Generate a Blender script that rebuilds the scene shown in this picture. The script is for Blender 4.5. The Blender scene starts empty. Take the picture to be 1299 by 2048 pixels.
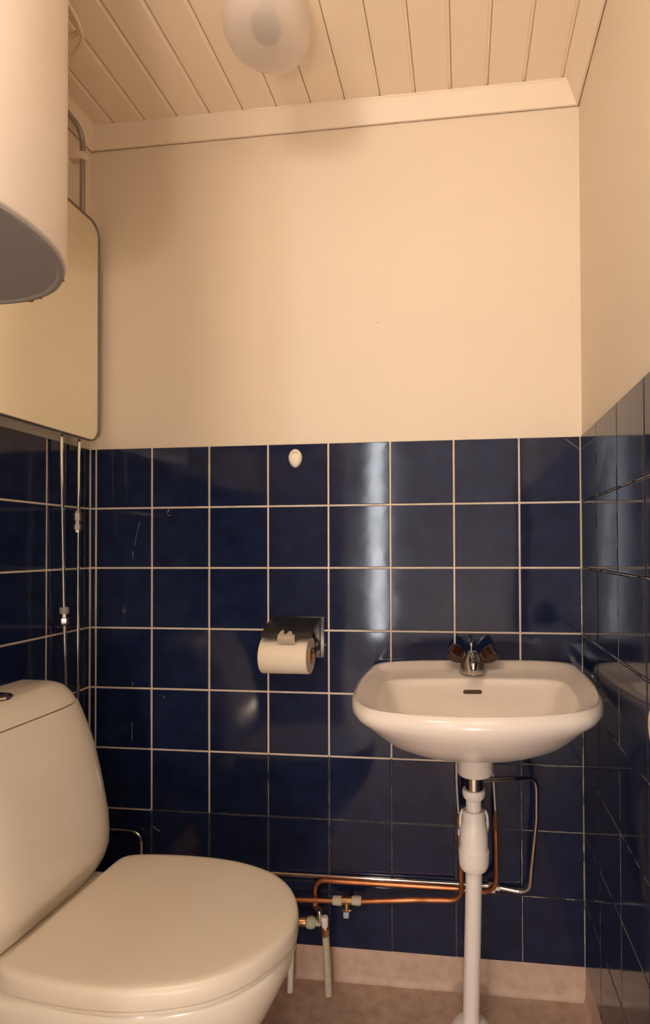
import bpy, bmesh, math, random
from mathutils import Vector, Matrix
random.seed(7)
scene = bpy.context.scene
COL = scene.collection
R = math.radians
W = 1.228            # room width
H = 2.11             # ceiling height
TS = 0.152           # tile pitch
TB, TT = 0.076, 1.292  # tiled band, bottom and top

# ------------------------------------------------------------------ materials
def nodes_of(name):
    m = bpy.data.materials.new(name); m.use_nodes = True
    nt = m.node_tree
    return m, nt, nt.nodes['Principled BSDF']

def mat(name, col, rough=.5, metal=0.0, bump=0.0, bscale=60, var=0.0, vscale=8, coat=0.0, spec=.5, col2=None,
        trans=0.0, ior=1.5, emit=None, estr=0.0, sss=0.0, rvar=0.0, bdist=.002):
    m, nt, b = nodes_of(name)
    N, L = nt.nodes, nt.links
    b.inputs['Base Color'].default_value = (*col, 1)
    b.inputs['Roughness'].default_value = rough
    b.inputs['Metallic'].default_value = metal
    b.inputs['Specular IOR Level'].default_value = spec
    b.inputs['Coat Weight'].default_value = coat
    b.inputs['Coat Roughness'].default_value = .05
    b.inputs['IOR'].default_value = ior
    b.inputs['Transmission Weight'].default_value = trans
    if sss:
        b.inputs['Subsurface Weight'].default_value = sss
        b.inputs['Subsurface Radius'].default_value = (.02, .015, .01)
    if emit:
        b.inputs['Emission Color'].default_value = (*emit, 1)
        b.inputs['Emission Strength'].default_value = estr
    tc = N.new('ShaderNodeTexCoord')
    if var or col2:
        n = N.new('ShaderNodeTexNoise'); n.inputs['Scale'].default_value = vscale; n.inputs['Detail'].default_value = 6
        L.new(tc.outputs['Object'], n.inputs['Vector'])
        rp = N.new('ShaderNodeValToRGB')
        c2 = col2 if col2 else tuple(c*(1-var) for c in col)
        rp.color_ramp.elements[0].position = .35; rp.color_ramp.elements[1].position = .65
        rp.color_ramp.elements[0].color = (*c2, 1); rp.color_ramp.elements[1].color = (*col, 1)
        L.new(n.outputs['Fac'], rp.inputs['Fac']); L.new(rp.outputs['Color'], b.inputs['Base Color'])
    if rvar:
        n3 = N.new('ShaderNodeTexNoise'); n3.inputs['Scale'].default_value = 14; n3.inputs['Detail'].default_value = 5
        L.new(tc.outputs['Object'], n3.inputs['Vector'])
        mr = N.new('ShaderNodeMapRange'); mr.inputs['From Min'].default_value = .3; mr.inputs['From Max'].default_value = .7
        mr.inputs['To Min'].default_value = rough; mr.inputs['To Max'].default_value = rough+rvar
        L.new(n3.outputs['Fac'], mr.inputs['Value']); L.new(mr.outputs['Result'], b.inputs['Roughness'])
    if bump:
        n2 = N.new('ShaderNodeTexNoise'); n2.inputs['Scale'].default_value = bscale; n2.inputs['Detail'].default_value = 4
        L.new(tc.outputs['Object'], n2.inputs['Vector'])
        bp = N.new('ShaderNodeBump'); bp.inputs['Strength'].default_value = bump; bp.inputs['Distance'].default_value = bdist
        L.new(n2.outputs['Fac'], bp.inputs['Height']); L.new(bp.outputs['Normal'], b.inputs['Normal'])
    return m

M = {}
M['paint'] = mat('wall_paint', (.775, .685, .56), .55, bump=.12, bscale=90, var=.03, vscale=3)
M['ceil'] = mat('ceiling_paint', (.90, .78, .63), .45, bump=.08, bscale=60, var=.03, vscale=4)
M['trimp'] = mat('trim_paint', (.82, .72, .59), .4, bump=.06, bscale=60)
M['crack'] = mat('dirty_crack', (.30, .20, .13), .9, var=.5, vscale=50)
M['gap'] = mat('dark_gap', (.55, .42, .31), .9)
M['hallf'] = mat('hall_floor', (.72, .66, .58), .6)
M['hallp'] = mat('hall_paint', (.58, .59, .62), .7)
M['tile'] = mat('blue_glazed_tile', (.011, .020, .064), .06, bump=.05, bscale=9, var=.35, vscale=22, spec=.5, rvar=.05, bdist=.004)
M['grout'] = mat('cream_grout', (.74, .64, .52), .8, bump=.3, bscale=300, var=.12, vscale=40)
M['grey'] = mat('worn_grey_grout', (.095, .09, .10), .7, var=.8, vscale=45)
M['dark'] = mat('dark_grout', (.010, .013, .028), .6)
M['white_line'] = mat('pale_grout_line', (.62, .55, .48), .7, var=.5, vscale=120)
M['vinyl'] = mat('floor_vinyl', (.60, .44, .345), .5, bump=.1, bscale=200, col2=(.44, .315, .24), vscale=38)
M['cove'] = mat('cove_vinyl', (.63, .46, .365), .5, bump=.08, bscale=200, var=.2, vscale=38)
M['porcelain'] = mat('white_porcelain', (.85, .78, .72), .16, coat=.2, rvar=.05)
M['toilet'] = mat('toilet_porcelain', (.82, .755, .65), .16, coat=.3, rvar=.08)
M['seatp'] = mat('seat_plastic', (.80, .72, .60), .28, rvar=.08)
M['plastic'] = mat('white_plastic', (.88, .83, .79), .35)
M['oldplastic'] = mat('aged_white_plastic', (.62, .57, .45), .5, var=.2, vscale=60)
M['greyplastic'] = mat('grey_green_plastic', (.34, .34, .27), .5)
M['green'] = mat('verdigris', (.42, .50, .36), .6, col2=(.55, .55, .40), vscale=80)
M['chrome'] = mat('chrome', (.80, .77, .72), .09, metal=1)
M['dullchrome'] = mat('dull_chrome', (.62, .58, .53), .28, metal=1, rvar=.1)
M['satin'] = mat('satin_metal', (.82, .78, .72), .4, metal=.6)
M['greypipe'] = mat('grey_pipe', (.36, .33, .30), .35, metal=.8, rvar=.1)
M['copper'] = mat('copper', (.72, .30, .13), .32, metal=.9, col2=(.46, .17, .075), vscale=25)
M['brass'] = mat('brass', (.62, .38, .18), .3, metal=.9, col2=(.40, .22, .10), vscale=60)
M['heater'] = mat('heater_enamel', (.80, .74, .68), .35, coat=.1)
M['heaterend'] = mat('heater_bottom_grey', (.40, .375, .365), .5, var=.12, vscale=5)
M['rust'] = mat('rust', (.30, .13, .05), .8)
M['mirror'] = mat('mirror_silver', (.95, .94, .82), .015, metal=1)
M['frame'] = mat('mirror_frame', (.22, .20, .19), .35, metal=.7)
M['black'] = mat('black_plastic', (.02, .018, .017), .3)
M['hole'] = mat('overflow_hole', (.10, .05, .03), .6)
M['smoke'] = mat('smoked_brown_acrylic', (.055, .016, .008), .08, trans=.45, coat=.4)
M['paper'] = mat('tissue_paper', (.80, .70, .56), .95, bump=.25, bscale=250)
M['card'] = mat('cardboard', (.52, .30, .13), .85)
M['holder'] = mat('dark_chrome', (.10, .095, .095), .22, metal=.85, rvar=.15)
M['blueknob'] = mat('pale_blue_plastic', (.42, .50, .56), .4)
M['hook'] = mat('ivory_hook', (.82, .76, .62), .3)
M['print'] = mat('worn_tan_print', (.52, .38, .22), .6)
M['cord'] = mat('white_cord', (.80, .70, .56), .5)
M['door'] = mat('hall_wood', (.62, .55, .47), .5)
M['skin_dark'] = mat('socket_dark', (.045, .04, .035), .6)
# frosted lamp glass: part translucent, part diffuse
def frosted():
    m, nt, b = nodes_of('frosted_glass')
    b.inputs['Base Color'].default_value = (.84, .80, .76, 1)
    b.inputs['Roughness'].default_value = .35
    tr = nt.nodes.new('ShaderNodeBsdfTranslucent'); tr.inputs['Color'].default_value = (.92, .88, .84, 1)
    mx = nt.nodes.new('ShaderNodeMixShader'); mx.inputs[0].default_value = .55
    nt.links.new(b.outputs[0], mx.inputs[1]); nt.links.new(tr.outputs[0], mx.inputs[2])
    tp = nt.nodes.new('ShaderNodeBsdfTransparent'); m2 = nt.nodes.new('ShaderNodeMixShader'); m2.inputs[0].default_value = .5
    nt.links.new(mx.outputs[0], m2.inputs[1]); nt.links.new(tp.outputs[0], m2.inputs[2])
    nt.links.new(m2.outputs[0], nt.nodes['Material Output'].inputs[0])
    return m
M['frost'] = frosted()

# ------------------------------------------------------------------ builders
LOCS = {}
def finish(name, bm, mats, parent=None, smooth=True, sharp=35):
    me = bpy.data.meshes.new(name)
    bmesh.ops.recalc_face_normals(bm, faces=bm.faces)
    if parent is not None:
        o0 = LOCS[parent.name]
        for v in bm.verts: v.co -= o0
    bm.to_mesh(me); bm.free()
    ms = mats if isinstance(mats, (list, tuple)) else [mats]
    for m in ms: me.materials.append(m)
    if smooth:
        me.polygons.foreach_set('use_smooth', [True]*len(me.polygons))
        me.set_sharp_from_angle(angle=R(sharp))
    o = bpy.data.objects.new(name, me); COL.objects.link(o)
    if parent is not None:
        o.parent = parent; LOCS[o.name] = LOCS[parent.name].copy()
    else:
        LOCS[o.name] = Vector((0, 0, 0))
    return o

def thing(name, loc, label, cat, group=None):
    o = bpy.data.objects.new(name, None); COL.objects.link(o)
    o.empty_display_size = .05
    o.location = loc; LOCS[o.name] = Vector(loc)
    return tag(o, label, cat, group)
def tag(o, label, cat, group=None):
    o['label'] = label; o['category'] = cat
    if group: o['group'] = group
    return o
def struct(name, bm, mats, parent=None, smooth=False):
    o = finish(name, bm, mats, parent, smooth)
    if parent is None: o['kind'] = 'structure'
    return o

def box(bm, lo, hi, bev=0.0, seg=2, mi=0):
    lo, hi = Vector(lo), Vector(hi)
    r = bmesh.ops.create_cube(bm, size=1)
    vs = r['verts']
    for v in vs:
        v.co = Vector((lo[i] + (v.co[i]+.5)*(hi[i]-lo[i]) for i in range(3)))
    fs = list({f for v in vs for f in v.link_faces})
    for f in fs: f.material_index = mi
    if bev:
        es = list({e for f in fs for e in f.edges})
        rb = bmesh.ops.bevel(bm, geom=es, offset=bev, segments=seg, affect='EDGES', profile=.5)
        for f in rb['faces']: f.material_index = mi
    return bm

def quad(bm, pts, mi=0):
    f = bm.faces.new([bm.verts.new(p) for p in pts]); f.material_index = mi; return f

def frame_for(t):
    t = t.normalized()
    a = Vector((0, 0, 1)) if abs(t.z) < .9 else Vector((1, 0, 0))
    u = t.cross(a).normalized(); return u, t.cross(u).normalized()

def lathe(bm, prof, o=(0, 0, 0), axis=(0, 0, 1), n=40, mi=0, cap=True):
    o = Vector(o); ax = Vector(axis).normalized(); u, v = frame_for(ax)
    rings = []
    for r, z in prof:
        if r < 1e-6: rings.append([bm.verts.new(o + ax*z)])
        else: rings.append([bm.verts.new(o + ax*z + (u*math.cos(2*math.pi*k/n) + v*math.sin(2*math.pi*k/n))*r) for k in range(n)])
    bridge(bm, rings, mi, cap)
    return bm

def bridge(bm, rings, mi=0, cap=True):
    for a, b in zip(rings, rings[1:]):
        if len(a) == 1 and len(b) == 1: continue
        n = max(len(a), len(b))
        for k in range(n):
            q = []
            q.append(a[k % len(a)])
            if len(a) > 1: q.append(a[(k+1) % n])
            if len(b) > 1: q += [b[(k+1) % n], b[k]]
            else: q.append(b[0])
            try: f = bm.faces.new(q); f.material_index = mi
            except ValueError: pass
    if cap:
        for rg in (rings[0], rings[-1]):
            if len(rg) > 2:
                f = bm.faces.new(rg); f.material_index = mi

def loft(bm, loops, mi=0, cap=True):
    bridge(bm, [[bm.verts.new(p) for p in lp] for lp in loops], mi, cap); return bm

def fillet(pts, rad, seg=8):
    pts = [Vector(p) for p in pts]
    rads = rad if isinstance(rad, (list, tuple)) else [rad]*len(pts)
    out = [pts[0]]
    for i in range(1, len(pts)-1):
        p, a, b = pts[i], pts[i-1], pts[i+1]
        d1, d2 = (a-p), (b-p)
        l1, l2 = d1.length, d2.length
        d1.normalize(); d2.normalize()
        ang = d1.angle(d2)
        if ang > math.pi-.02 or rads[i] <= 0: out.append(p); continue
        t = min(rads[i]/math.tan(ang/2), l1*.49, l2*.49)
        s, e = p+d1*t, p+d2*t
        for k in range(seg+1):
            w = k/seg
            out.append(s*(1-w)**2 + p*2*w*(1-w) + e*w*w)
    out.append(pts[-1]); return out

def tube(bm, pts, r, n=14, rad=0, seg=8, mi=0, cap=True):
    P = fillet(pts, rad, seg) if rad else [Vector(p) for p in pts]
    rings = []; u = None
    for i, p in enumerate(P):
        t = (P[min(i+1, len(P)-1)] - P[max(i-1, 0)]).normalized()
        if u is None: u, _ = frame_for(t)
        else: u = (u - t*u.dot(t)).normalized()
        v = t.cross(u)
        rr = r[i] if isinstance(r, (list, tuple)) else r
        rings.append([bm.verts.new(p + (u*math.cos(2*math.pi*k/n)+v*math.sin(2*math.pi*k/n))*rr) for k in range(n)])
    bridge(bm, rings, mi, cap); return bm

def chaikin(pts, it=2, closed=True):
    for _ in range(it):
        q = []; n = len(pts)
        for i in range(n if closed else n-1):
            a, b = Vector(pts[i]), Vector(pts[(i+1) % n])
            q += [a*.75+b*.25, a*.25+b*.75]
        pts = q
    return pts

def resample(pts, n):
    pts = [Vector(p) for p in pts]; m = len(pts)
    L = [0.0]
    for i in range(m): L.append(L[-1] + (pts[(i+1) % m]-pts[i]).length)
    tot = L[-1]; out = []; j = 0
    for k in range(n):
        s = tot*k/n
        while L[j+1] < s: j += 1
        w = (s-L[j])/max(L[j+1]-L[j], 1e-9)
        out.append(pts[j].lerp(pts[(j+1) % m], w))
    return out

def symoutline(half, n=96, it=2):
    """half profile from back centre to front centre as (offset, along); returns a closed smooth ring of 2-D points"""
    pts = [Vector((a, b)) for a, b in half]
    full = pts + [Vector((-p.x, p.y)) for p in reversed(pts[1:-1])]
    sm = chaikin(full, it)
    k0 = min(range(len(sm)), key=lambda i: abs(sm[i].x) + (0 if abs(sm[i].y-pts[0].y) < .03 else 9))
    sm = sm[k0:] + sm[:k0]
    return resample(sm, n)

def inset(ring, d):
    """move a closed 2-D ring inwards by d"""
    n = len(ring); c = sum(ring, Vector((0, 0)))/n; out = []
    for i in range(n):
        t = (ring[(i+1) % n]-ring[i-1]).normalized(); nn = Vector((-t.y, t.x))
        if nn.dot(c-ring[i]) < 0: nn = -nn
        out.append(ring[i]+nn*(d(ring[i]) if callable(d) else d))
    return out

# ------------------------------------------------------------------ camera
cam = bpy.data.cameras.new('camera'); co = bpy.data.objects.new('camera', cam); COL.objects.link(co)
ex = Vector((0.99303, .117775, -.004454)); ey = Vector((-.117704, .992953, .013755)); ez = Vector((.006043, -.013135, .999895))
m3 = Matrix((ex, ez, -ey)).transposed()
co.matrix_world = Matrix.Translation((.9505, -1.331, 1.034)) @ m3.to_4x4()
cam.sensor_fit = 'VERTICAL'; cam.sensor_height = 36; cam.sensor_width = 36
cam.lens = 1114.674*36/2048
cam.shift_x = (649.5-790.846)/2048; cam.shift_y = (1081.994-1024)/2048
cam.clip_start = .01
scene.camera = co

# ------------------------------------------------------------------ room shell
FY = -1.27          # inner face of the wall with the doorway
DX0, DX1, DH = .40, 1.19, 2.02
bm = bmesh.new(); box(bm, (-.12, 0, 0), (W+.12, .12, H+.1)); wall_back = struct('wall_back', bm, M['paint'])
bm = bmesh.new(); box(bm, (-.12, FY-.12, 0), (0, 0, H+.1)); wall_left = struct('wall_left', bm, M['paint'])
bm = bmesh.new(); box(bm, (W, FY-.12, 0), (W+.12, 0, H+.1)); wall_right = struct('wall_right', bm, M['paint'])
bm = bmesh.new()
box(bm, (-.0, FY-.12, 0), (DX0, FY, H)); box(bm, (DX1, FY-.12, 0), (W, FY, H)); box(bm, (DX0, FY-.12, DH), (DX1, FY, H))
wall_front = struct('wall_front', bm, M['paint'])
bm = bmesh.new(); box(bm, (-.12, FY-.12, -.1), (W+.12, .12, 0)); floor = struct('floor', bm, M['vinyl'])

# ceiling of tongue-and-groove boards running away from the door
gx = [0.0, .0855, .1691, .2547, .3393, .4243, .5097, .5948, .6782, .7640, .8482, .9326, 1.0169, 1.1019, 1.1870, W]
prof = []
for i in range(len(gx)-1):
    a, b = gx[i], gx[i+1]
    if i > 0: prof += [(a+.0004, H+.003), (a+.0020, H)]
    else: prof += [(a, H)]
    if i < len(gx)-2: prof += [(b-.0085, H), (b-.0065, H+.002), (b-.0010, H+.002), (b-.0006, H+.0045)]
    else: prof += [(b, H)]
bm = bmesh.new()
ring = []
for yy in (0.0, FY-.12):
    ring.append([bm.verts.new((x, yy, z)) for x, z in prof])
for i in range(len(prof)-1):
    f = bm.faces.new((ring[0][i], ring[0][i+1], ring[1][i+1], ring[1][i]))
    f.material_index = 1 if prof[i+1][1] > H+.004 or prof[i][1] > H+.004 else 0
box(bm, (-.12, FY-.12, H+.01), (W+.12, .12, H+.1))
ceiling = struct('ceiling', bm, [M['ceil'], M['gap']])

# sloping trim under the ceiling, mitred in the corners
TD, TZ = .034, 2.066
def trim_run(name, p, q, inn, mitre_p, mitre_q):
    """p,q wall corners; inn inward normal; moulding profile in (inward, z)"""
    pr = [(0, TZ), (.0022, TZ), (.007, TZ), (.009, TZ+.004), (.014, TZ+.012), (.026, TZ+.032), (.031, TZ+.039), (TD, H-.002), (TD, H), (0, H)]
    p, q, inn = Vector(p), Vector(q), Vector(inn); d = (q-p).normalized(); bm = bmesh.new()
    rings = []
    for e, mt, s in ((p, mitre_p, 1), (q, mitre_q, -1)):
        rings.append([bm.verts.new(e + inn*a + d*(s*a*mt) + Vector((0, 0, z))) for a, z in pr])
    bridge(bm, rings); bm.faces.ensure_lookup_table(); bm.faces[0].material_index = 1
    return struct(name, bm, [M['trimp'], M['crack']])
trim_run('trim_1', (0, 0, 0), (W, 0, 0), (0, -1, 0), 1, 1)
trim_run('trim_2', (0, FY, 0), (0, 0, 0), (1, 0, 0), 0, 1)
trim_run('trim_3', (W, 0, 0), (W, FY, 0), (-1, 0, 0), 1, 0)
# fine dark crack under the back trim
# coved vinyl skirting
def skirt(name, p, q, inn, mp, mq):
    pr = [(0, 0), (0, TB), (.003, TB), (.0032, .016), (.0045, .008), (.0075, .0025), (.012, 0)]
    p, q, inn = Vector(p), Vector(q), Vector(inn); d = (q-p).normalized(); bm = bmesh.new()
    rings = []
    for e, mt, s in ((p, mp, 1), (q, mq, -1)):
        rings.append([bm.verts.new(e + inn*a + d*(s*a*mt) + Vector((0, 0, z))) for a, z in pr])
    bridge(bm, rings)
    return struct(name, bm, M['cove'], smooth=True)
skirt('baseboard_back', (0, 0, 0), (W, 0, 0), (0, -1, 0), 1, 1)
skirt('baseboard_left', (0, FY, 0), (0, 0, 0), (1, 0, 0), 0, 1)
skirt('baseboard_right', (W, 0, 0), (W, FY, 0), (-1, 0, 0), 1, 0)

# ------------------------------------------------------------------ tiles
TH = .004
def cladding(wall, mp, lines, vstyle, hstyle, seed, tilt=.00035):
    """mp(a, n, z): along, out from the wall, height. lines: vertical joints along the wall."""
    rnd = random.Random(seed)
    g = .0021
    bm = bmesh.new(); gm = bmesh.new()
    rows = [TT - TS*k for k in range(9)]
    for c in range(len(lines)-1):
        for r in range(8):
            a0, a1 = lines[c]+g, lines[c+1]-g
            z1, z0 = rows[r]-(g if r else .0005), rows[r+1]+(g if r < 7 else 0)
            if a1-a0 < .004: continue
            t = [rnd.uniform(-tilt, tilt) for _ in range(4)]
            e = .0012
            def ring(ins, n, k): return [bm.verts.new(mp(x, n + k*tt, z)) for x, z, tt in
                ((a0+ins, z0+ins, t[0]), (a1-ins, z0+ins, t[1]), (a1-ins, z1-ins, t[2]), (a0+ins, z1-ins, t[3]))]
            bridge(bm, [ring(0, 0, 0), ring(0, TH-.0011, 1), ring(.0004, TH-.0004, 1), ring(e, TH, 1)], 0, False)
            bm.faces.new(ring(e, TH, 1))
    bmesh.ops.remove_doubles(bm, verts=bm.verts, dist=1e-6)
    d = TH-.0012
    def strip(a0, a1, z0, z1, st, vert):
        q = lambda lo, hi, l, h, n, mi: quad(gm, [mp(lo, n, l), mp(hi, n, l), mp(hi, n, h), mp(lo, n, h)], mi)
        mi = {'c': 0, 'g': 1, 'd': 2, 't': 2, 'T': 2}[st]
        q(a0, a1, z0, z1, d, mi)
        if st in 'tT':                      # a thin pale line left in the dark joint, broken in places
            n = 7
            for k in range(n):
                if st == 't' and rnd.random() < .22: continue
                w = rnd.uniform(.0004, .0008)*(1.5 if st == 'T' else 1)
                if vert:
                    c = (a0+a1)/2 + rnd.uniform(-.0004, .0004); l = z0+(z1-z0)*k/n; h = z0+(z1-z0)*(k+1)/n
                    q(c-w, c+w, l, h, TH+.0001, 3)
                else:
                    c = (z0+z1)/2 + rnd.uniform(-.0004, .0004); l = a0+(a1-a0)*k/n; h = a0+(a1-a0)*(k+1)/n
                    q(l, h, c-w, c+w, TH+.0001, 3)
    for c in range(len(lines)):
        lo = lines[c]-g if c else lines[c]
        hi = lines[c]+g if c < len(lines)-1 else lines[c]
        if c == 0: hi = lines[c]+g
        if c == len(lines)-1: lo = lines[c]-g
        for r in range(8):
            strip(lo, hi, rows[r+1], rows[r], vstyle(c, r), True)
    for r in range(1, 8):
        for c in range(len(lines)-1):
            strip(lines[c]+g, lines[c+1]-g, rows[r]-g, rows[r]+g, hstyle(c, r), False)
    finish('tile_cladding', bm, M['tile'], wall, False)
    finish('grout', gm, [M['grout'], M['grey'], M['dark'], M['white_line']], wall, False)

bl = [.004, .0204] + [.0204+TS*k for k in range(1, 8)] + [W-.004]
def bv(c, r):
    if c <= 1: return 'c' if r < 7 else 'g'
    if c in (2, 3): return 'c' if r < 6 else 'g'
    if c == 4: return 'c' if r < 5 else ('t' if r < 6 else 'g')
    if c == 5: return 'c' if r < 5 else 'g'
    if c == 6: return 'c' if r < 5 else 'g'
    if c == 7: return 'c' if r < 5 else 'g'
    if c == 8: return 'c' if r < 4 else ('g' if r < 6 else 't')
    return 'c' if r < 2 else ('T' if r < 3 else 't')
def bh(c, r):
    if r <= 4: return 'c'
    if r == 5: return 'c' if c < 7 else ('d' if c == 7 else 't')
    if r == 6: return 'c' if c < 2 else ('g' if c < 7 else ('d' if c == 7 else 'T'))
    return 'd' if c < 8 else 't'
cladding(wall_back, lambda a, n, z: Vector((a, -n, z)), bl, bv, bh, 3)
ll = [0.004, .1533] + [.1533+TS*k for k in range(1, 8)]
ll[-1] = -FY
cladding(wall_left, lambda a, n, z: Vector((n, -a, z)), ll, lambda c, r: 'c', lambda c, r: 'c', 5)
rl = [0.004] + [TS*k for k in range(1, 9)]
rl[-1] = -FY
def rv(c, r):
    if c == 0: return 'd'
    if c == 1: return ['t', 't', 'd', 'd', 'd', 'd', 't', 't'][r]
    if c == 2: return ['t', 't', 'T', 'T', 't', 'T', 'T', 'T'][r]
    return 'd'
def rh(c, r):
    return 'd' if (r == 1 and c == 0) else 't'
cladding(wall_right, lambda a, n, z: Vector((W-n, -a, z)), rl, rv, rh, 9)

# dust specks on the paint
bm = bmesh.new()
for x, z, w in ((.523, 2.030, .0012), (.752, 1.583, .0013), (1.208, 1.607, .001), (1.222, 1.79, .0008), (.35, 2.055, .001), (.46, 2.058, .001), (.80, 2.056, .0011)):
    lathe(bm, [(0, 0), (w, .0001), (w*.6, .0005), (0, .0006)], (x, 0, z), (0, -1, 0), n=8)
finish('specks', bm, M['rust'], wall_back, True)
# scratches on the back tiles
bm = bmesh.new()
def scratch(pts, w=.0005):
    tube(bm, [(x, -TH-.0001, z) for x, z in pts], w, n=5)
scratch([(.140, 1.105), (.132, 1.075), (.126, 1.045)], .0003); scratch([(.122, 1.03), (.1215, 1.012)], .0005)
scratch([(.218, 1.135), (.214, 1.127)], .0007); scratch([(.215, 1.122), (.222, 1.119)], .0007)
scratch([(.121, .60), (.1205, .575), (.121, .552)], .0005); scratch([(.1215, .70), (.1213, .69)], .0005)
scratch([(.2035, .667), (.2065, .661)], .0006)
scratch([(1.190, 1.287), (1.222, 1.262)], .0005)
scratch([(.178, .34), (.186, .333), (.196, .329)], .0006)
scratch([(1.213, .715), (1.219, .70)], .0006)
finish('tile_scratches', bm, M['white_line'], wall_back, True)

# ------------------------------------------------------------------ hallway behind the camera (seen in the glaze only)
HX0, HX1, HY = -.70, 2.10, -3.60
bm = bmesh.new(); box(bm, (HX0, HY, -.1), (HX1, FY-.12, 0)); struct('floor_hall', bm, M['hallf'])
bm = bmesh.new(); box(bm, (HX0, HY, 2.4), (HX1, FY-.12, 2.5)); struct('ceiling_hall', bm, M['hallp'])
bm = bmesh.new(); box(bm, (HX0-.1, HY, 0), (HX0, FY-.12, 2.4)); struct('wall_hall_left', bm, M['hallp'])
bm = bmesh.new(); box(bm, (HX1, HY, 0), (HX1+.1, FY-.12, 2.4)); struct('wall_hall_right', bm, M['hallp'])
bm = bmesh.new()
box(bm, (HX0, FY-.13, 0), (-.12, FY-.12, 2.4)); box(bm, (W+.12, FY-.13, 0), (HX1, FY-.12, 2.4)); box(bm, (-.12, FY-.13, H+.1), (W+.12, FY-.12, 2.4))
struct('wall_hall_front', bm, M['hallp'])
WX0, WX1, WZ0, WZ1 = .14, .27, .25, 2.05
bm = bmesh.new()
box(bm, (HX0, HY-.1, 0), (WX0, HY, 2.4)); box(bm, (WX1, HY-.1, 0), (HX1, HY, 2.4))
box(bm, (WX0, HY-.1, 0), (WX1, HY, WZ0)); box(bm, (WX0, HY-.1, WZ1), (WX1, HY, 2.4))
struct('wall_hall_back', bm, M['hallp'])
M['day'] = mat('daylit_pane', (.9, .9, .9), .3, emit=(.92, .95, 1.0), estr=9)
bm = bmesh.new(); box(bm, (WX0, HY-.06, WZ0), (WX1, HY-.05, WZ1)); struct('window_1', bm, M['day'])

# ------------------------------------------------------------------ water heater
hx, hy, hz, hr = .2195, -.7105, 1.435, .205
t = thing('water_heater', (hx, hy, hz), 'white cylindrical water heater hanging high on the wall above the toilet', 'water heater')
bm = bmesh.new(); lathe(bm, [(hr-.004, hz+.004), (hr-.0015, hz+.006), (hr, hz+.012), (hr, 2.06), (hr-.004, 2.072), (hr-.02, 2.08), (0, 2.082)], (hx, hy, 0), n=96)
finish('body', bm, M['heater'], t)
bm = bmesh.new(); lathe(bm, [(hr-.0035, hz+.006), (hr-.004, hz), (hr-.010, hz-.001), (hr-.013, hz+.002), (hr-.016, hz+.002), (0, hz+.001)], (hx, hy, 0), n=96)
b = finish('bottom_plate', bm, M['heaterend'], t); b['label'] = 'grey underside plate'
for a, w in ((R(77), .0045), (R(70), .0015), (R(44), .002)):
    p = Vector((hx+math.cos(a)*(hr-.005), hy+math.sin(a)*(hr-.005), hz)); bm = bmesh.new(); box(bm, p-Vector((w, .0025, .0012)), p+Vector((w, .0025, .0025)), .0008)
    finish('rust_spot', bm, M['rust'], b)
for z in (1.60, 1.90):
    bm = bmesh.new(); box(bm, (.0, hy-.10, z), (.03, hy+.10, z+.06), .004)
    finish('wall_bracket', bm, M['greypipe'], t)

# power cord looped under the ceiling behind the heater
bm = bmesh.new()
def sm(pts, n=3): return chaikin([Vector(p) for p in pts], n, False)
tube(bm, sm([(.20, -.56, 2.083), (.205, -.42, 2.095), (.203, -.345, 2.09), (.197, -.305, 2.083), (.181, -.281, 2.084), (.158, -.262, 2.086), (.125, -.240, 2.085), (.09, -.26, 2.085), (.08, -.36, 2.08)]), .0042, n=10)
tube(bm, sm([(.205, -.38, 2.097), (.19, -.325, 2.094), (.183, -.292, 2.094), (.166, -.283, 2.094), (.145, -.285, 2.094), (.10, -.30, 2.092), (.05, -.35, 2.09)]), .0042, n=10)
o = finish('power_cord', bm, M['cord']); tag(o, 'looped white electric cord under the ceiling behind the water heater', 'cord')

# ------------------------------------------------------------------ mirror
mx, my0, my1, mz0, mz1 = .040, -.024, -.455, 1.3055, 1.8555
def rrect(y0, y1, z0, z1, r, n=8):
    out = []
    for cy, cz, a0 in ((y1-r, z1-r, 0), (y0+r, z1-r, 90), (y0+r, z0+r, 180), (y1-r, z0+r, 270)):
        for k in range(n+1):
            a = R(a0+90*k/n); out.append((cy+r*math.cos(a), cz+r*math.sin(a)))
    return out
t = thing('mirror', (mx, (my0+my1)/2, mz0), 'wall mirror with rounded corners and thin grey metal rim beside the corner', 'mirror')
bm = bmesh.new(); rr = rrect(my1+.002, my0-.002, mz0+.002, mz1-.002, .032)
loft(bm, [[(mx-.004, y, z) for y, z in rr], [(mx+.001, y, z) for y, z in rr]])
finish('glass', bm, M['mirror'], t, sharp=30)
bm = bmesh.new(); rr = rrect(my1, my0, mz0, mz1, .034)
P = [Vector((mx, y, z)) for y, z in rr]; n = len(P); rings = []
for i in range(n):
    tt = (P[(i+1) % n]-P[i-1]).normalized(); u = Vector((1, 0, 0)); v = tt.cross(u)
    rings.append([bm.verts.new(P[i] + u*(.0045*math.cos(a)) + v*(.0030*math.sin(a))) for a in [2*math.pi*k/8 for k in range(8)]])
bridge(bm, rings+[rings[0]], 0, False)
f = finish('frame', bm, M['frame'], t); f['label'] = 'grey metal rim'
for y in (-.155, -.40):
    for z in (1.40, 1.75):
        bm = bmesh.new(); box(bm, (.0, y-.012, z-.012), (mx-.004, y+.012, z+.012), .002)
        finish('standoff', bm, M['greypipe'], t)

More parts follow.
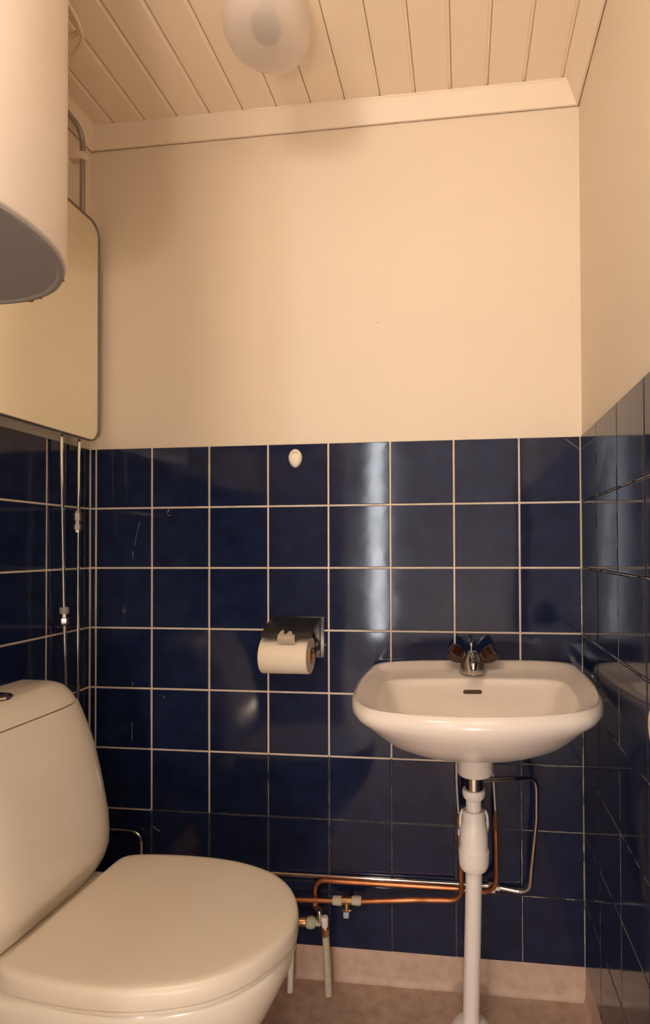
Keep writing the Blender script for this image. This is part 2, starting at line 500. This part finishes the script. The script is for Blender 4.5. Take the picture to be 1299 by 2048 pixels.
# ------------------------------------------------------------------ pipes on the left wall
def fitting(bm, c, h, r):
    x, y, z = c
    lathe(bm, [(r*.6, z-h/2-.006), (r*.75, z-h/2), (r, z-h/2+.001), (r, z-h*.18), (r*.72, z-h*.17), (r*.72, z+h*.05), (r, z+h*.06), (r, z+h/2-.001), (r*.75, z+h/2), (r*.6, z+h/2+.005)], (x, y, 0), n=6)
PX = .020
t = thing('wall_pipe', (PX, -.076, .4), 'chrome pipe nearest the corner, running from under the mirror down behind the toilet tank', 'pipe', )
bm = bmesh.new(); tube(bm, [(PX, -.074, .30), (PX, -.070, .72), (PX, -.0685, 1.28), (PX, -.0685, 1.62)], .0044)
finish('tube', bm, M['chrome'], t)
bm = bmesh.new(); fitting(bm, (PX, -.0715, 1.104), .042, .0095); finish('coupling', bm, M['greypipe'], t)
t = thing('wall_pipe', (PX, -.11, .4), 'leaning chrome pipe with a lower coupling, farther from the corner', 'pipe')
bm = bmesh.new(); tube(bm, [(PX, -.112, .30), (PX, -.112, .75), (PX, -.117, .876), (PX, -.1285, 1.27), (PX, -.131, 1.45)], .0044, rad=0)
finish('tube', bm, M['chrome'], t)
bm = bmesh.new(); lathe(bm, [(.006, .900), (.0098, .899), (.0102, .896), (.0102, .887), (.0085, .884)], (PX, -.1168, 0), n=24); finish('plastic_nut', bm, M['greyplastic'], t)
bm = bmesh.new(); lathe(bm, [(.0055, .886), (.0055, .876), (.0095, .874), (.0095, .861), (.0075, .858), (.0055, .856)], (PX, -.1163, 0), n=6); finish('coupling', bm, M['dullchrome'], t)
# upper grey pipe from the heater down behind the mirror
t = thing('heater_pipe', (PX+.01, -.072, 1.7), 'grey bent pipe running from the heater down behind the mirror', 'pipe')
bm = bmesh.new(); tube(bm, [(.027, -.068, 1.66), (.027, -.068, 2.070), (.032, -.20, 2.074), (.05, -.42, 2.05), (.12, -.58, 2.04)], .0062, rad=.040, seg=10)
finish('tube', bm, M['greypipe'], t)
bm = bmesh.new(); box(bm, (.0, -.080, 1.995), (.038, -.060, 2.012), .003); finish('clip', bm, M['cord'], t)['label'] = 'cream pipe clip'

# ------------------------------------------------------------------ ceiling lamp
lx, ly = .593, -.335
t = thing('ceiling_lamp', (lx, ly, H), 'unlit frosted glass jar lamp on the ceiling', 'lamp')
bm = bmesh.new()
op = [(.052, H-.012), (.060, H-.03), (.072, H-.05), (.079, H-.075), (.081, H-.095), (.079, H-.112), (.072, H-.126), (.060, H-.134), (.045, H-.1375), (0, H-.139)]
ip = [(max(r-.003, 0), z+.003) if r else (0, z+.003) for r, z in reversed(op)]
lathe(bm, op+ip+[op[0]], (lx, ly, 0), n=64, cap=False)
finish('glass_shade', bm, M['frost'], t, sharp=60)
bm = bmesh.new(); lathe(bm, [(.0, H), (.058, H), (.058, H-.018), (.05, H-.024), (.02, H-.026), (.018, H-.045), (.0, H-.045)], (lx, ly, 0), n=40)
finish('base', bm, M['plastic'], t)
bm = bmesh.new(); lathe(bm, [(.013, H-.045), (.013, H-.062), (.018, H-.072), (.027, H-.088), (.029, H-.098), (.024, H-.112), (.012, H-.120), (0, H-.122)], (lx, ly, 0), n=32)
finish('bulb', bm, M['skin_dark'], t)

# ------------------------------------------------------------------ toilet
yc = -.4245
t = thing('toilet', (.30, yc, 0), 'off-white toilet with closed lid standing against the tiled wall', 'toilet')
def tank_ring(z, front, hw, back=.034, n=64, p=5):
    out = []
    D = front-back
    for k in range(n+1):                     # front half as a superellipse from one end to the other
        a = math.pi*k/n
        c, s = math.cos(a), math.sin(a)
        yy = hw*math.copysign(abs(c)**(2/p), c); xx = D*abs(s)**(2/p)
        out.append(Vector((back+xx, yc+yy, z)))
    out += [Vector((back, yc-hw, z)), Vector((back, yc+hw, z))][0:0]
    return out
prof_t = [(.385, .215, .155), (.395, .228, .166), (.410, .2395, .173), (.428, .2500, .1765), (.452, .2580, .178), (.480, .2590, .178), (.512, .2560, .178), (.54, .2500, .178), (.57, .2430, .178), (.60, .2350, .178), (.64, .2235, .178), (.672, .2105, .178), (.70, .1955, .178), (.720, .1850, .1775), (.7260, .1810, .1770)]
bm = bmesh.new(); loft(bm, [tank_ring(z, f, h) for z, f, h in prof_t])
finish('tank', bm, M['toilet'], t, sharp=50)
bm = bmesh.new()
lid_p = [(.7280, .1790, .1768), (.7290, .1800, .1775), (.740, .1725, .1755), (.750, .163, .172), (.758, .154, .167), (.7635, .143, .158), (.7665, .130, .145)]
loft(bm, [tank_ring(z, f, h, back=.034+max(0, z-.75)*.5, p=4.6) for z, f, h in lid_p])
tl = finish('tank_lid', bm, M['toilet'], t, sharp=50)
bm = bmesh.new(); lathe(bm, [(.030, .762), (.030, .7665), (.027, .7690), (.024, .7692), (.0235, .768), (.0, .768)], (.108, yc+.008, .001), n=40)
fb = finish('flush_button', bm, M['chrome'], t); fb['label'] = 'chrome flush button'
bm = bmesh.new(); lathe(bm, [(.0225, .767), (.0225, .7695), (.018, .7715), (.0, .772)], (.108, yc+.008, .001), n=40)
finish('push_plate', bm, M['chrome'], fb)

lidh = [(0, .262), (.05, .262), (.10, .262), (.135, .262), (.151, .268), (.161, .290), (.1675, .33), (.171, .38), (.1722, .43), (.168, .49), (.158, .535), (.141, .582), (.117, .617), (.086, .646), (.045, .668), (0, .680)]
LR = symoutline(lidh, 120, 2)
def ring3(r2, z): return [Vector((p.y, yc+p.x, z)) for p in r2]
bm = bmesh.new()
zt = .4215
loft(bm, [ring3(inset(LR, .005), .3885), ring3(inset(LR, .0015), .3892), ring3(inset(LR, .0005), .392), ring3(LR, .411), ring3(inset(LR, .002), .4175), ring3(inset(LR, .006), .4203), ring3(inset(LR, .014), zt)] + [ring3([Vector((p.x*k, .45+(p.y-.45)*k)) for p in inset(LR, .014)], zt+.0012*(1-k*k)) for k in (.85, .6, .3, .05)])
finish('lid', bm, M['seatp'], t, sharp=60)
bm = bmesh.new()
loft(bm, [ring3(inset(LR, .010), .3800), ring3(inset(LR, .005), .3808), ring3(inset(LR, .004), .3835), ring3(inset(LR, .005), .3870), ring3(inset(LR, .010), .3880)])
finish('seat', bm, M['seatp'], t, sharp=60)
for s in (-1, 1):
    bm = bmesh.new(); tube(bm, [(.254, yc+s*.075-.02, .397), (.254, yc+s*.075+.02, .397)], .006, n=16)
    finish('hinge', bm, M['plastic'], t)
# bowl and foot
def bowl_ring(z, x0, x1, hw, p=2.3, n=96):
    cx, rx = (x0+x1)/2, (x1-x0)/2; out = []
    for k in range(n):
        a = 2*math.pi*k/n; c, s = math.cos(a), math.sin(a)
        out.append(Vector((cx+rx*math.copysign(abs(c)**(2/p), c), yc+hw*math.copysign(abs(s)**(2/p), s), z)))
    return out
bm = bmesh.new()
loft(bm, [bowl_ring(0, .12, .53, .105), bowl_ring(.012, .12, .53, .107), bowl_ring(.08, .10, .525, .100), bowl_ring(.16, .08, .548, .104), bowl_ring(.22, .065, .590, .122),
          bowl_ring(.27, .055, .627, .143), bowl_ring(.31, .05, .648, .157), bowl_ring(.345, .045, .665, .166), bowl_ring(.368, .04, .671, .169), bowl_ring(.378, .04, .670, .168), bowl_ring(.3815, .045, .662, .162)])
finish('bowl', bm, M['toilet'], t, sharp=60)
bm = bmesh.new(); box(bm, (.036, yc-.150, .30), (.27, yc+.150, .392), .02, 4); finish('tank_shelf', bm, M['toilet'], t)

t.rotation_euler = (0, 0, R(-1.6))

# ------------------------------------------------------------------ washbasin
sx, sz = .9715, .762
t = thing('washbasin', (sx, 0, sz), 'white porcelain washbasin mounted on the blue tiled wall', 'washbasin')
OUT = [(0, -.005), (.15, -.005), (.20, -.006), (.222, -.012), (.234, -.03), (.238, -.08), (.239, -.15), (.235, -.22), (.2275, -.28), (.214, -.335), (.194, -.375), (.168, -.398), (.125, -.414), (.065, -.427), (0, -.432)]
INN = [(0, -.112), (.09, -.114), (.14, -.119), (.172, -.130), (.186, -.150), (.189, -.19), (.189, -.24), (.186, -.29), (.178, -.335), (.162, -.362), (.13, -.380), (.07, -.393), (0, -.397)]
NS = 128
O = symoutline([(a*1.02, b) for a, b in OUT], NS); I = symoutline(INN, NS)
def lp(r2, z, cap=None):
    out = []
    for p in r2:
        zz = z(p) if callable(z) else z
        out.append(Vector((sx+p.x, min(p.y, -.0045), zz)))
    return out
def scl(r2, fx, fy, cx=0, cy=-.2): return [Vector((cx+(p.x-cx)*fx, cy+(p.y-cy)*fy)) for p in r2]
def ell(fx, fy, cy):
    a, b = .240*fx, .222*fy; out = []
    for p in O:
        t = math.atan2((p.y+.2185)/.2135, p.x/.239); out.append(Vector((a*math.cos(t), cy+b*math.sin(t))))
    return out
def mixr(a, b, w): return [p.lerp(q, w) for p, q in zip(a, b)]
def back_lift(p): return max(0, min(1, (p.y+.055)/.035))*.012*(1-(abs(p.x)/.24)**4*.75)
circ = [Vector((.037*math.sin(2*math.pi*k/NS), -.155+.037*math.cos(2*math.pi*k/NS))) for k in range(NS)]
circ2 = [Vector((.034*math.sin(2*math.pi*k/NS), -.155+.034*math.cos(2*math.pi*k/NS))) for k in range(NS)]
def sgn_match(ringA, ringB):                   # same winding / start for both rings
    return ringB if (ringA[3].x-ringA[0].x)*(ringB[3].x-ringB[0].x) > 0 else [ringB[-k % len(ringB)] for k in range(len(ringB))]
circ, circ2 = sgn_match(O, circ), sgn_match(O, circ2)
drain = sgn_match(O, [Vector((.022*math.sin(2*math.pi*k/NS), -.215+.022*math.cos(2*math.pi*k/NS))) for k in range(NS)])
def sq(fx, yb, yf): return [Vector((p.x*fx, yb+(p.y+.112)/(-.285)*(yf-yb))) for p in I]
zz = lambda b: (lambda p: b + back_lift(p))
loops = [lp(circ2, .566), lp(circ, .569), lp(circ, .604), lp(mixr(circ, ell(.24, .18, -.168), .45), .612),
         lp(ell(.32, .21, -.175), .6195), lp(ell(.475, .33, -.188), .631), lp(ell(.62, .49, -.20), .646), lp(ell(.74, .655, -.205), .6645), lp(ell(.84, .80, -.206), .6865),
         lp(mixr(scl(O, .925, .91, 0, -.208), ell(.92, .912, -.207), .75), .709), lp(mixr(scl(O, .982, .975, 0, -.21), ell(.982, .980, -.208), .35), .7265), lp(O, .741), lp(O, zz(.750)), lp(inset(O, .003), zz(.757)), lp(inset(O, .009), zz(.7615)), lp(mixr(O, I, .20), zz(.7628)),
         lp(mixr(O, I, .34), lambda p: .7612+back_lift(p)*.6), lp(mixr(O, I, .50), lambda p: .7585), lp(mixr(O, I, .75), .7545), lp(mixr(O, I, .93), .7530), lp(mixr(O, I, .985), .7522), lp(I, .7505), lp(scl(I, .993, .99, 0, -.29), .7475), lp(scl(I, .983, .978, 0, -.29), .7435), lp(sq(.955, -.122, -.386), .735), lp(sq(.905, -.144, -.360), .719), lp(sq(.85, -.167, -.330), .703), lp(mixr(sq(.78, -.178, -.295), ell(.58, .30, -.235), .45), .690), lp(ell(.45, .22, -.232), .681), lp(ell(.26, .15, -.22), .675), lp(drain, .671)]
bm = bmesh.new(); loft(bm, loops, cap=True)
finish('basin', bm, M['porcelain'], t, sharp=70)
bm = bmesh.new(); lathe(bm, [(.021, .6710), (.020, .6745), (.013, .6745), (.012, .6715), (0, .6715)], (sx, -.215, 0)); finish('drain_ring', bm, M['chrome'], t)
# overflow slot set in the back wall of the bowl
bm = bmesh.new()
ov = []
for k in range(40):
    a = 2*math.pi*k/40
    ov.append((.0155*(1 if math.cos(a) > 0 else -1)+.0045*math.cos(a), .0053*math.sin(a)))
c0 = Vector((sx-.001, -.1312, .7286)); un = Vector((0, -.59, .807)).normalized(); uz = Vector((0, .807, .59)).normalized()
loft(bm, [[c0 + Vector((a, 0, 0)) + uz*b + un*n for a, b in ov] for n in (-.006, .0008)])
finish('overflow_slot', bm, M['hole'], t)['label'] = 'dark overflow slot'
t.rotation_euler = (0, R(-1.2), 0)

# faucet
fx, fy, fz = .973, -.070, .757
t = thing('faucet', (fx, fy, fz), 'small chrome faucet with smoked brown knobs on the washbasin', 'faucet')
bm = bmesh.new(); lathe(bm, [(.030, fz), (.0305, fz+.004), (.029, fz+.012), (.025, fz+.022), (.019, fz+.033), (.0135, fz+.041), (.011, fz+.047), (0, fz+.049)], (fx, fy, 0), n=48)
finish('body', bm, M['dullchrome'], t)
bm = bmesh.new()
sp = [((0, .000, .036), .0085), ((0, -.020, .0405), .0085), ((0, -.045, .039), .0090), ((0, -.066, .035), .0095), ((0, -.078, .030), .0088), ((0, -.081, .022), .0078)]
tube(bm, [Vector((fx, fy, fz))+Vector(p) for p, r in sp], [r for p, r in sp], n=20)
s = finish('spout', bm, M['chrome'], t)
bm = bmesh.new(); lathe(bm, [(.0, .023), (.0072, .023), (.0072, .012), (.006, .0115), (0, .0125)], (fx, fy-.0815, fz), n=24); finish('aerator', bm, M['dullchrome'], s)
bm = bmesh.new(); lathe(bm, [(.0018, .044), (.0018, .058), (.0045, .059), (.005, .062), (.0042, .065), (0, .066)], (fx-.003, fy+.004, fz), n=16); finish('lift_knob', bm, M['chrome'], t)
for sgn in (-1, 1):
    ax = Vector((sgn*.82, -.05, .52)).normalized(); o3 = Vector((fx, fy, fz+.018)) + ax*.021
    bm = bmesh.new(); lathe(bm, [(.0125, 0), (.0135, .006), (.0170, .010), (.0205, .021), (.0205, .036), (.0185, .0385), (.0115, .040), (0, .040)], o3, ax, n=6)
    bmesh.ops.bevel(bm, geom=list(bm.edges), offset=.0012, segments=2, affect='EDGES')
    k = finish('knob', bm, M['smoke'], t, sharp=25); k['label'] = 'smoked brown faceted knob'
    bm = bmesh.new(); lathe(bm, [(.007, -.008), (.007, .022), (.004, .026), (0, .026)], o3, ax, n=16); finish('stem', bm, M['dullchrome'], k)

# trap and waste pipe
px0, py0 = .972, -.150
t = thing('drain_trap', (.964, -.118, 0), 'white plastic drain trap with waste pipe standing on the floor under the washbasin', 'drain')
bm = bmesh.new(); lathe(bm, [(.0191, .5285), (.0191, .570)], (px0+.001, py0, 0)); finish('tailpiece', bm, M['chrome'], t)['label'] = 'short chrome tailpiece'
bm = bmesh.new(); lathe(bm, [(.017, .532), (.0225, .5325), (.024, .529), (.0235, .521), (.0215, .5155), (.017, .511), (.0162, .509)], (px0, py0, 0), n=48); finish('nut', bm, M['plastic'], t)
bm = bmesh.new(); lathe(bm, [(.0160, .514), (.0160, .486), (.0205, .489), (.0228, .486), (.0240, .474), (.0238, .470), (.0243, .465), (.0268, .456), (.0284, .445), (.0292, .430), (.0294, .412), (.0300, .4085), (.0318, .407), (.0318, .388), (.0302, .377), (.0270, .3695), (.0215, .3665), (.018, .3655)], (px0-.0005, py0, 0), n=56); tb = finish('trap_body', bm, M['plastic'], t)
for s in (-1, 1):
    bm = bmesh.new()
    tube(bm, [(px0+s*.0232, py0+.006, .486), (px0+s*.0275, py0+.008, .474), (px0+s*.0285, py0+.008, .455), (px0+s*.0262, py0+.006, .440)], .0028, n=8, rad=.01)
    finish('clip_lug', bm, M['plastic'], tb)
bm = bmesh.new(); tube(bm, [(px0-.001, py0, .39), (px0-.001, py0+.002, .34), (.9635, -.118, .012)], .0174, n=32); finish('waste_pipe', bm, M['plastic'], t)
bm = bmesh.new(); lathe(bm, [(.043, 0), (.043, .004), (.040, .012), (.032, .020), (.024, .024), (.0175, .025)], (.9635, -.116, 0), n=48); finish('floor_flange', bm, M['plastic'], t)

# chrome drain loop from the tailpiece to the wall and along it
t = thing('drain_tube', (1.10, -.015, .25), 'chrome tube looping beside the trap and along the tiles', 'pipe')
bm = bmesh.new(); tube(bm, [(.985, -.150, .5515), (1.062, -.125, .547), (1.112, -.058, .525), (1.1125, -.050, .43), (1.104, -.038, .330), (1.099, -.020, .244), (1.017, -.0095, .2500), (.51, -.0095, .2458), (.1535, -.0095, .2435), (.1535, -.0135, .2435)], .0052, rad=[0, .03, .045, .05, .05, .035, .02, 0, .012, 0], seg=12)
finish('tube', bm, M['chrome'], t)
bm = bmesh.new(); box(bm, (1.006, -.021, .240), (1.022, -.0042, .257), .002); box(bm, (1.022, -.018, .244), (1.034, -.0042, .253), .002); finish('clip', bm, M['plastic'], t)['label'] = 'white plastic clip'

# supply pipes
t = thing('supply_pipe', (.92, -.06, .25), 'copper and chrome supply pipe passing in front of the other copper pipe', 'pipe', 'copper supply pipes')
bm = bmesh.new(); tube(bm, [(.945, -.08, .64), (.9352, -.062, .565), (.936, -.06, .50), (.940, -.06, .43)], .0024, n=10, rad=.04); finish('riser', bm, M['satin'], t)['label'] = 'thin chrome riser'
bm = bmesh.new(); lathe(bm, [(.003, .437), (.0055, .435), (.0055, .428), (.0042, .427), (.0065, .424), (.0065, .415), (.0045, .413), (.0055, .409), (.0055, .405)], (.9402, -.06, 0), n=8); finish('compression_fitting', bm, M['brass'], t)
bm = bmesh.new(); lathe(bm, [(.0035, .407), (.0035, .386), (0, .386)], (.9405, -.06, 0), n=14); finish('sleeve', bm, M['plastic'], t)
bm = bmesh.new(); tube(bm, [(.9405, -.06, .39), (.944, -.055, .33), (.945, -.045, .234), (.84, -.036, .2225), (.71, -.034, .2085), (.56, -.034, .2018), (.03, -.034, .198)], .0056, rad=[0, .03, .035, .05, .05, 0, 0], seg=12); finish('copper_tube', bm, M['copper'], t)
for x0, x1 in ((.642, .667), (.688, .712)):
    bm = bmesh.new(); z0 = .2055 if x0 < .66 else .2085
    lathe(bm, [(.006, 0), (.0095, .002), (.0105, .008), (.0105, x1-x0-.004), (.008, x1-x0)], (x0, -.032, z0), (1, 0, 0), n=16)
    v = finish('valve_nut', bm, M['oldplastic'], t); v['label'] = 'whitish valve nut'
bm = bmesh.new(); tube(bm, [(.664, -.032, .2065), (.690, -.032, .208)], .0088, n=16); tube(bm, [(.677, -.033, .207), (.677, -.036, .187)], .0062, n=12); box(bm, (.665, -.039, .1865), (.689, -.032, .189), .0008)
v = finish('valve_body', bm, M['brass'], t)
bm = bmesh.new(); box(bm, (.6705, -.0425, .1715), (.6835, -.0325, .1855), .0012); finish('valve_stem', bm, M['blueknob'], v)['label'] = 'pale blue square stem'

t = thing('supply_pipe', (1.02, -.06, .25), 'upper copper supply pipe bending down to the floor valve', 'pipe', 'copper supply pipes')
bm = bmesh.new(); tube(bm, [(1.005, -.08, .64), (1.0145, -.062, .56), (1.018, -.06, .505), (1.0212, -.06, .443)], .0024, n=10, rad=.04); finish('riser', bm, M['satin'], t)['label'] = 'thin chrome riser'
bm = bmesh.new(); lathe(bm, [(.003, .448), (.0045, .446), (.0045, .436), (.0060, .434), (.0060, .426), (.0045, .425), (.0072, .423), (.0072, .414), (.005, .413), (.0055, .410), (.0055, .400)], (1.0215, -.06, 0), n=8); finish('compression_fitting', bm, M['brass'], t)
bm = bmesh.new(); tube(bm, [(1.022, -.06, .405), (1.0228, -.058, .36), (1.024, -.042, .251), (.93, -.026, .2490), (.65, -.0225, .2445), (.598, -.0205, .2435), (.598, -.0205, .186)], .0056, rad=[0, .03, .05, .03, .01, .04, 0], seg=12); finish('copper_tube', bm, M['copper'], t)
bm = bmesh.new(); lathe(bm, [(.006, .197), (.0085, .195), (.0085, .184), (.0065, .182), (.0065, .178)], (.598, -.0205, 0), n=6); tube(bm, [(.598, -.0205, .182), (.613, -.037, .182)], .007, n=12); tube(bm, [(.613, -.037, .189), (.613, -.038, .158)], .0052, n=12); tube(bm, [(.613, -.038, .160), (.626, -.042, .160)], .006, n=12)
finish('angle_valve', bm, M['brass'], t)
bm = bmesh.new(); lathe(bm, [(.0046, .162), (.0056, .163), (.0056, .186), (.004, .189), (0, .189)], (.6145, -.0445, 0), n=12); finish('valve_cap', bm, M['chrome'], t)

# white pipes that come out of the floor
t = thing('floor_pipe', (.637, -.055, 0), 'thin white pipe rising from the floor to the brass valve', 'pipe', 'pipes rising from the floor')
bm = bmesh.new(); tube(bm, [(.638, -.052, 0), (.6285, -.043, .134)], .0082, n=20); finish('sleeve', bm, M['oldplastic'], t)
bm = bmesh.new(); lathe(bm, [(.0065, .128), (.0092, .130), (.0098, .138), (.0098, .147), (.0075, .150)], (.6283, -.043, 0), n=16); finish('brass_nut', bm, M['brass'], t)
bm = bmesh.new(); lathe(bm, [(.007, .149), (.0078, .152), (.0078, .170), (.0065, .1735), (0, .1735)], (.627, -.043, 0), n=18); finish('plug', bm, M['plastic'], t)
bm = bmesh.new(); lathe(bm, [(.004, 0), (.0065, .003), (.0065, .012), (.0105, .014), (.0135, .022), (.0125, .032), (.008, .036), (0, .037)], (.618, -.043, .1565), (-1, 0, .02), n=20); finish('tap_knob', bm, M['green'], t)['label'] = 'greenish white round knob'
bm = bmesh.new(); lathe(bm, [(.009, .035), (.0098, .037), (.0098, .055), (.006, .06), (0, .06)], (.618, -.043, .1565), (-1, 0, .02), n=16); finish('brown_cap', bm, M['brass'], t)
t2 = thing('floor_pipe', (.5455, -.05, 0), 'short white pipe rising from the floor beside the toilet bowl', 'pipe', 'pipes rising from the floor')
bm = bmesh.new(); tube(bm, [(.5455, -.052, 0), (.5490, -.046, .17), (.549, -.040, .190)], .0068, n=18); finish('sleeve', bm, M['plastic'], t2)
bm = bmesh.new(); tube(bm, [(.04, -.016, .3315), (.10, -.016, .3315), (.1525, -.016, .328), (.1535, -.016, .24), (.1535, -.016, .0)], .0042, rad=[0, .0, .035, 0, 0], seg=12)
o = finish('filler_pipe', bm, M['chrome']); tag(o, 'chrome bent filler pipe in the gap between tank and seat', 'pipe')

# ------------------------------------------------------------------ toilet paper holder and roll
t = thing('paper_holder', (.547, 0, .86), 'dark chrome toilet paper holder on the tiled back wall', 'paper holder')
def curved_sheet(prof, x0, x1, th=.0016):
    bm = bmesh.new()
    top = [(y, z) for y, z in prof]
    n = len(top); nor = []
    for i in range(n):
        d = Vector(top[min(i+1, n-1)])-Vector(top[max(i-1, 0)]); d.normalize(); nor.append(Vector((-d.y, d.x)))
    ring = [Vector((y, z)) for y, z in top] + [Vector(top[i])+nor[i]*th for i in reversed(range(n))]
    loft(bm, [[(x, p.x, p.y) for p in ring] for x in (x0, x1)]); return bm
bm = curved_sheet([(-.005, .868), (-.018, .8685), (-.034, .865), (-.060, .857), (-.085, .8465), (-.100, .838), (-.104, .833)], .493, .612)
finish('cover', bm, M['holder'], t)
bm = bmesh.new(); box(bm, (.486, -.0062, .770), (.6175, -.0042, .869), .0008); finish('back_plate', bm, M['holder'], t)
bm = bmesh.new(); box(bm, (.6075, -.0675, .791), (.6092, -.006, .8045), .0006); box(bm, (.6075, -.014, .775), (.6092, -.006, .865), .0006); tube(bm, [(.50, -.0615, .7977), (.6092, -.0615, .7977)], .006, n=16)
finish('arm', bm, M['holder'], t)
ry, rz, rr_ = -.0615, .7865, .0430
t = thing('toilet_paper_roll', (.543, ry, rz), 'cream toilet paper roll hanging in the dark holder on the back wall', 'toilet paper')
bm = bmesh.new(); n = 64; x0, x1 = .4865, .600
lathe(bm, [(.0185, x0), (rr_-.0015, x0), (rr_, x0+.0015), (rr_, x1-.0015), (rr_-.0015, x1), (.0185, x1), (.0185, x0)], (0, ry, rz), (1, 0, 0), n=n, cap=False)
finish('paper', bm, M['paper'], t)
bm = bmesh.new(); lathe(bm, [(.0184, x0+.001), (.0184, x1+.0025), (.0172, x1+.0025), (.0172, x0+.001), (.0184, x0+.001)], (0, ry, rz), (1, 0, 0), n=40, cap=False); finish('cardboard_core', bm, M['card'], t)
# torn end lifted over the edge of the cover
bm = bmesh.new(); rj = random.Random(4); NX = 16
tops = [.006, .011, .0125, .013, .0135, .0128, .0115, .0122, .0112, .0105, .0112, .0098, .0092, .0080, .0075, .0050, .0005]
path = [(-.1038, -.006), (-.1066, .0), (-.1072, .004)]
grid = []
for k in range(NX+1):
    x = .5345+.040*k/NX; col = []
    for w in range(6):
        d = w/5*tops[k]                      # distance travelled back over the sloping cover
        y = -.1062+d*1.75; z = .8345+.0018+d*.80
        if w == 0: y, z = -.1068, .8325
        col.append(bm.verts.new((x, y, z+.0015*math.sin(k*.8)*w/5)))
    grid.append([bm.verts.new((x, -.0995, .8190)), bm.verts.new((x, -.1048, .8262))] + col)
for a, b in zip(grid, grid[1:]):
    for q in range(7): bm.faces.new((a[q], b[q], b[q+1], a[q+1]))
bmesh.ops.solidify(bm, geom=list(bm.faces), thickness=.0006)
finish('torn_end', bm, M['paper'], t)

# ------------------------------------------------------------------ egg-shaped hook
t = thing('wall_hook', (.5467, -.004, 1.256), 'small ivory egg-shaped adhesive hook on the top tile row', 'hook')
bm = bmesh.new(); rings = []
def egg(k, n=40):
    a = 2*math.pi*k/n; s = math.sin(a); c = math.cos(a)
    w = .0168*(abs(c)**1.05)*math.copysign(1, c)
    return w*(1-.10*max(0, -s)), .0215*s if s > 0 else .0238*s
for sc, n in ((1, 0), (1, .003), (.93, .006), (.75, .0088), (.5, .0105), (.2, .0113)):
    rings.append([Vector((.5467+egg(k)[0]*sc, -.0042-n, 1.2575+egg(k)[1]*sc)) for k in range(40)])
loft(bm, rings); hk = finish('plate', bm, M['hook'], t, sharp=60)
bm = bmesh.new()
rj = random.Random(2)
for row, z in enumerate((1.2700, 1.2668)):
    for k in range(9):
        xx = .5405+k*.0016; box(bm, (xx, -.0150+abs(xx-.547)*.06, z-.0012), (xx+rj.choice((.0006, .0011)), -.0138, z+rj.uniform(.0004, .0012)))
finish('worn_print', bm, M['print'], hk)

# ------------------------------------------------------------------ small cream fitting on the right wall, cut by the frame
t = thing('wall_dispenser', (W-.004, -.70, .80), 'cream rounded fitting on the right tiled wall, cut off by the photo edge', 'wall fitting')
bm = bmesh.new()
lathe(bm, [(.0, 0), (.040, 0), (.043, .006), (.043, .020), (.039, .034), (.030, .042), (.0, .045)], (W-.0045, -.6245, .812), (-1, 0, 0), n=48)
finish('shell', bm, M['hook'], t)
bm = bmesh.new(); lathe(bm, [(0, 0), (.006, 0), (.006, .010), (.004, .013), (0, .013)], (W-.030, -.600, .838), (-.2, .8, .5), n=24); finish('knob', bm, M['hook'], t)

# ------------------------------------------------------------------ light: hallway lamp, added fill lights, and daylight beyond the open door
M['glow'] = mat('lamp_glow', (1, .9, .75), .4, emit=(1.0, .70, .44), estr=1.0)
def light(name, kind, loc, energy, col, **kw):
    l = bpy.data.lights.new(name, kind); l.energy = energy; l.color = col
    for k, v in kw.items(): setattr(l, k, v)
    o = bpy.data.objects.new(name, l); COL.objects.link(o); o.location = loc; return o
light('hall_lamp', 'POINT', (.47, -1.47, 1.84), 12, (1.0, .79, .59), shadow_soft_size=.13)
light('left_corner_fill', 'POINT', (1.05, -1.47, 1.86), 4.5, (1.0, .78, .59), shadow_soft_size=.13)  # added fill without a real fixture, brightens the left corner
light('hall_fill', 'POINT', (.85, -2.75, 2.12), 6, (1.0, .79, .60), shadow_soft_size=.2)  # added unseen light, brightens the hall walls for soft fill
light('low_bounce_fill', 'POINT', (.95, -2.60, .13), 24, (1.0, .80, .64), shadow_soft_size=.10)  # added low light in place of bounce from floor and hall
w = bpy.data.worlds.new('world'); scene.world = w; w.use_nodes = True
w.node_tree.nodes['Background'].inputs[0].default_value = (.9, .8, .7, 1); w.node_tree.nodes['Background'].inputs[1].default_value = .05

scene.view_settings.view_transform = 'Standard'
scene.view_settings.look = 'None'
scene.view_settings.gamma = 1
scene.view_settings.exposure = 0.78
scene.view_settings.use_curve_mapping = False
scene.cycles.use_denoising = True
scene.cycles.max_bounces = 14
scene.cycles.diffuse_bounces = 8
scene.cycles.glossy_bounces = 8
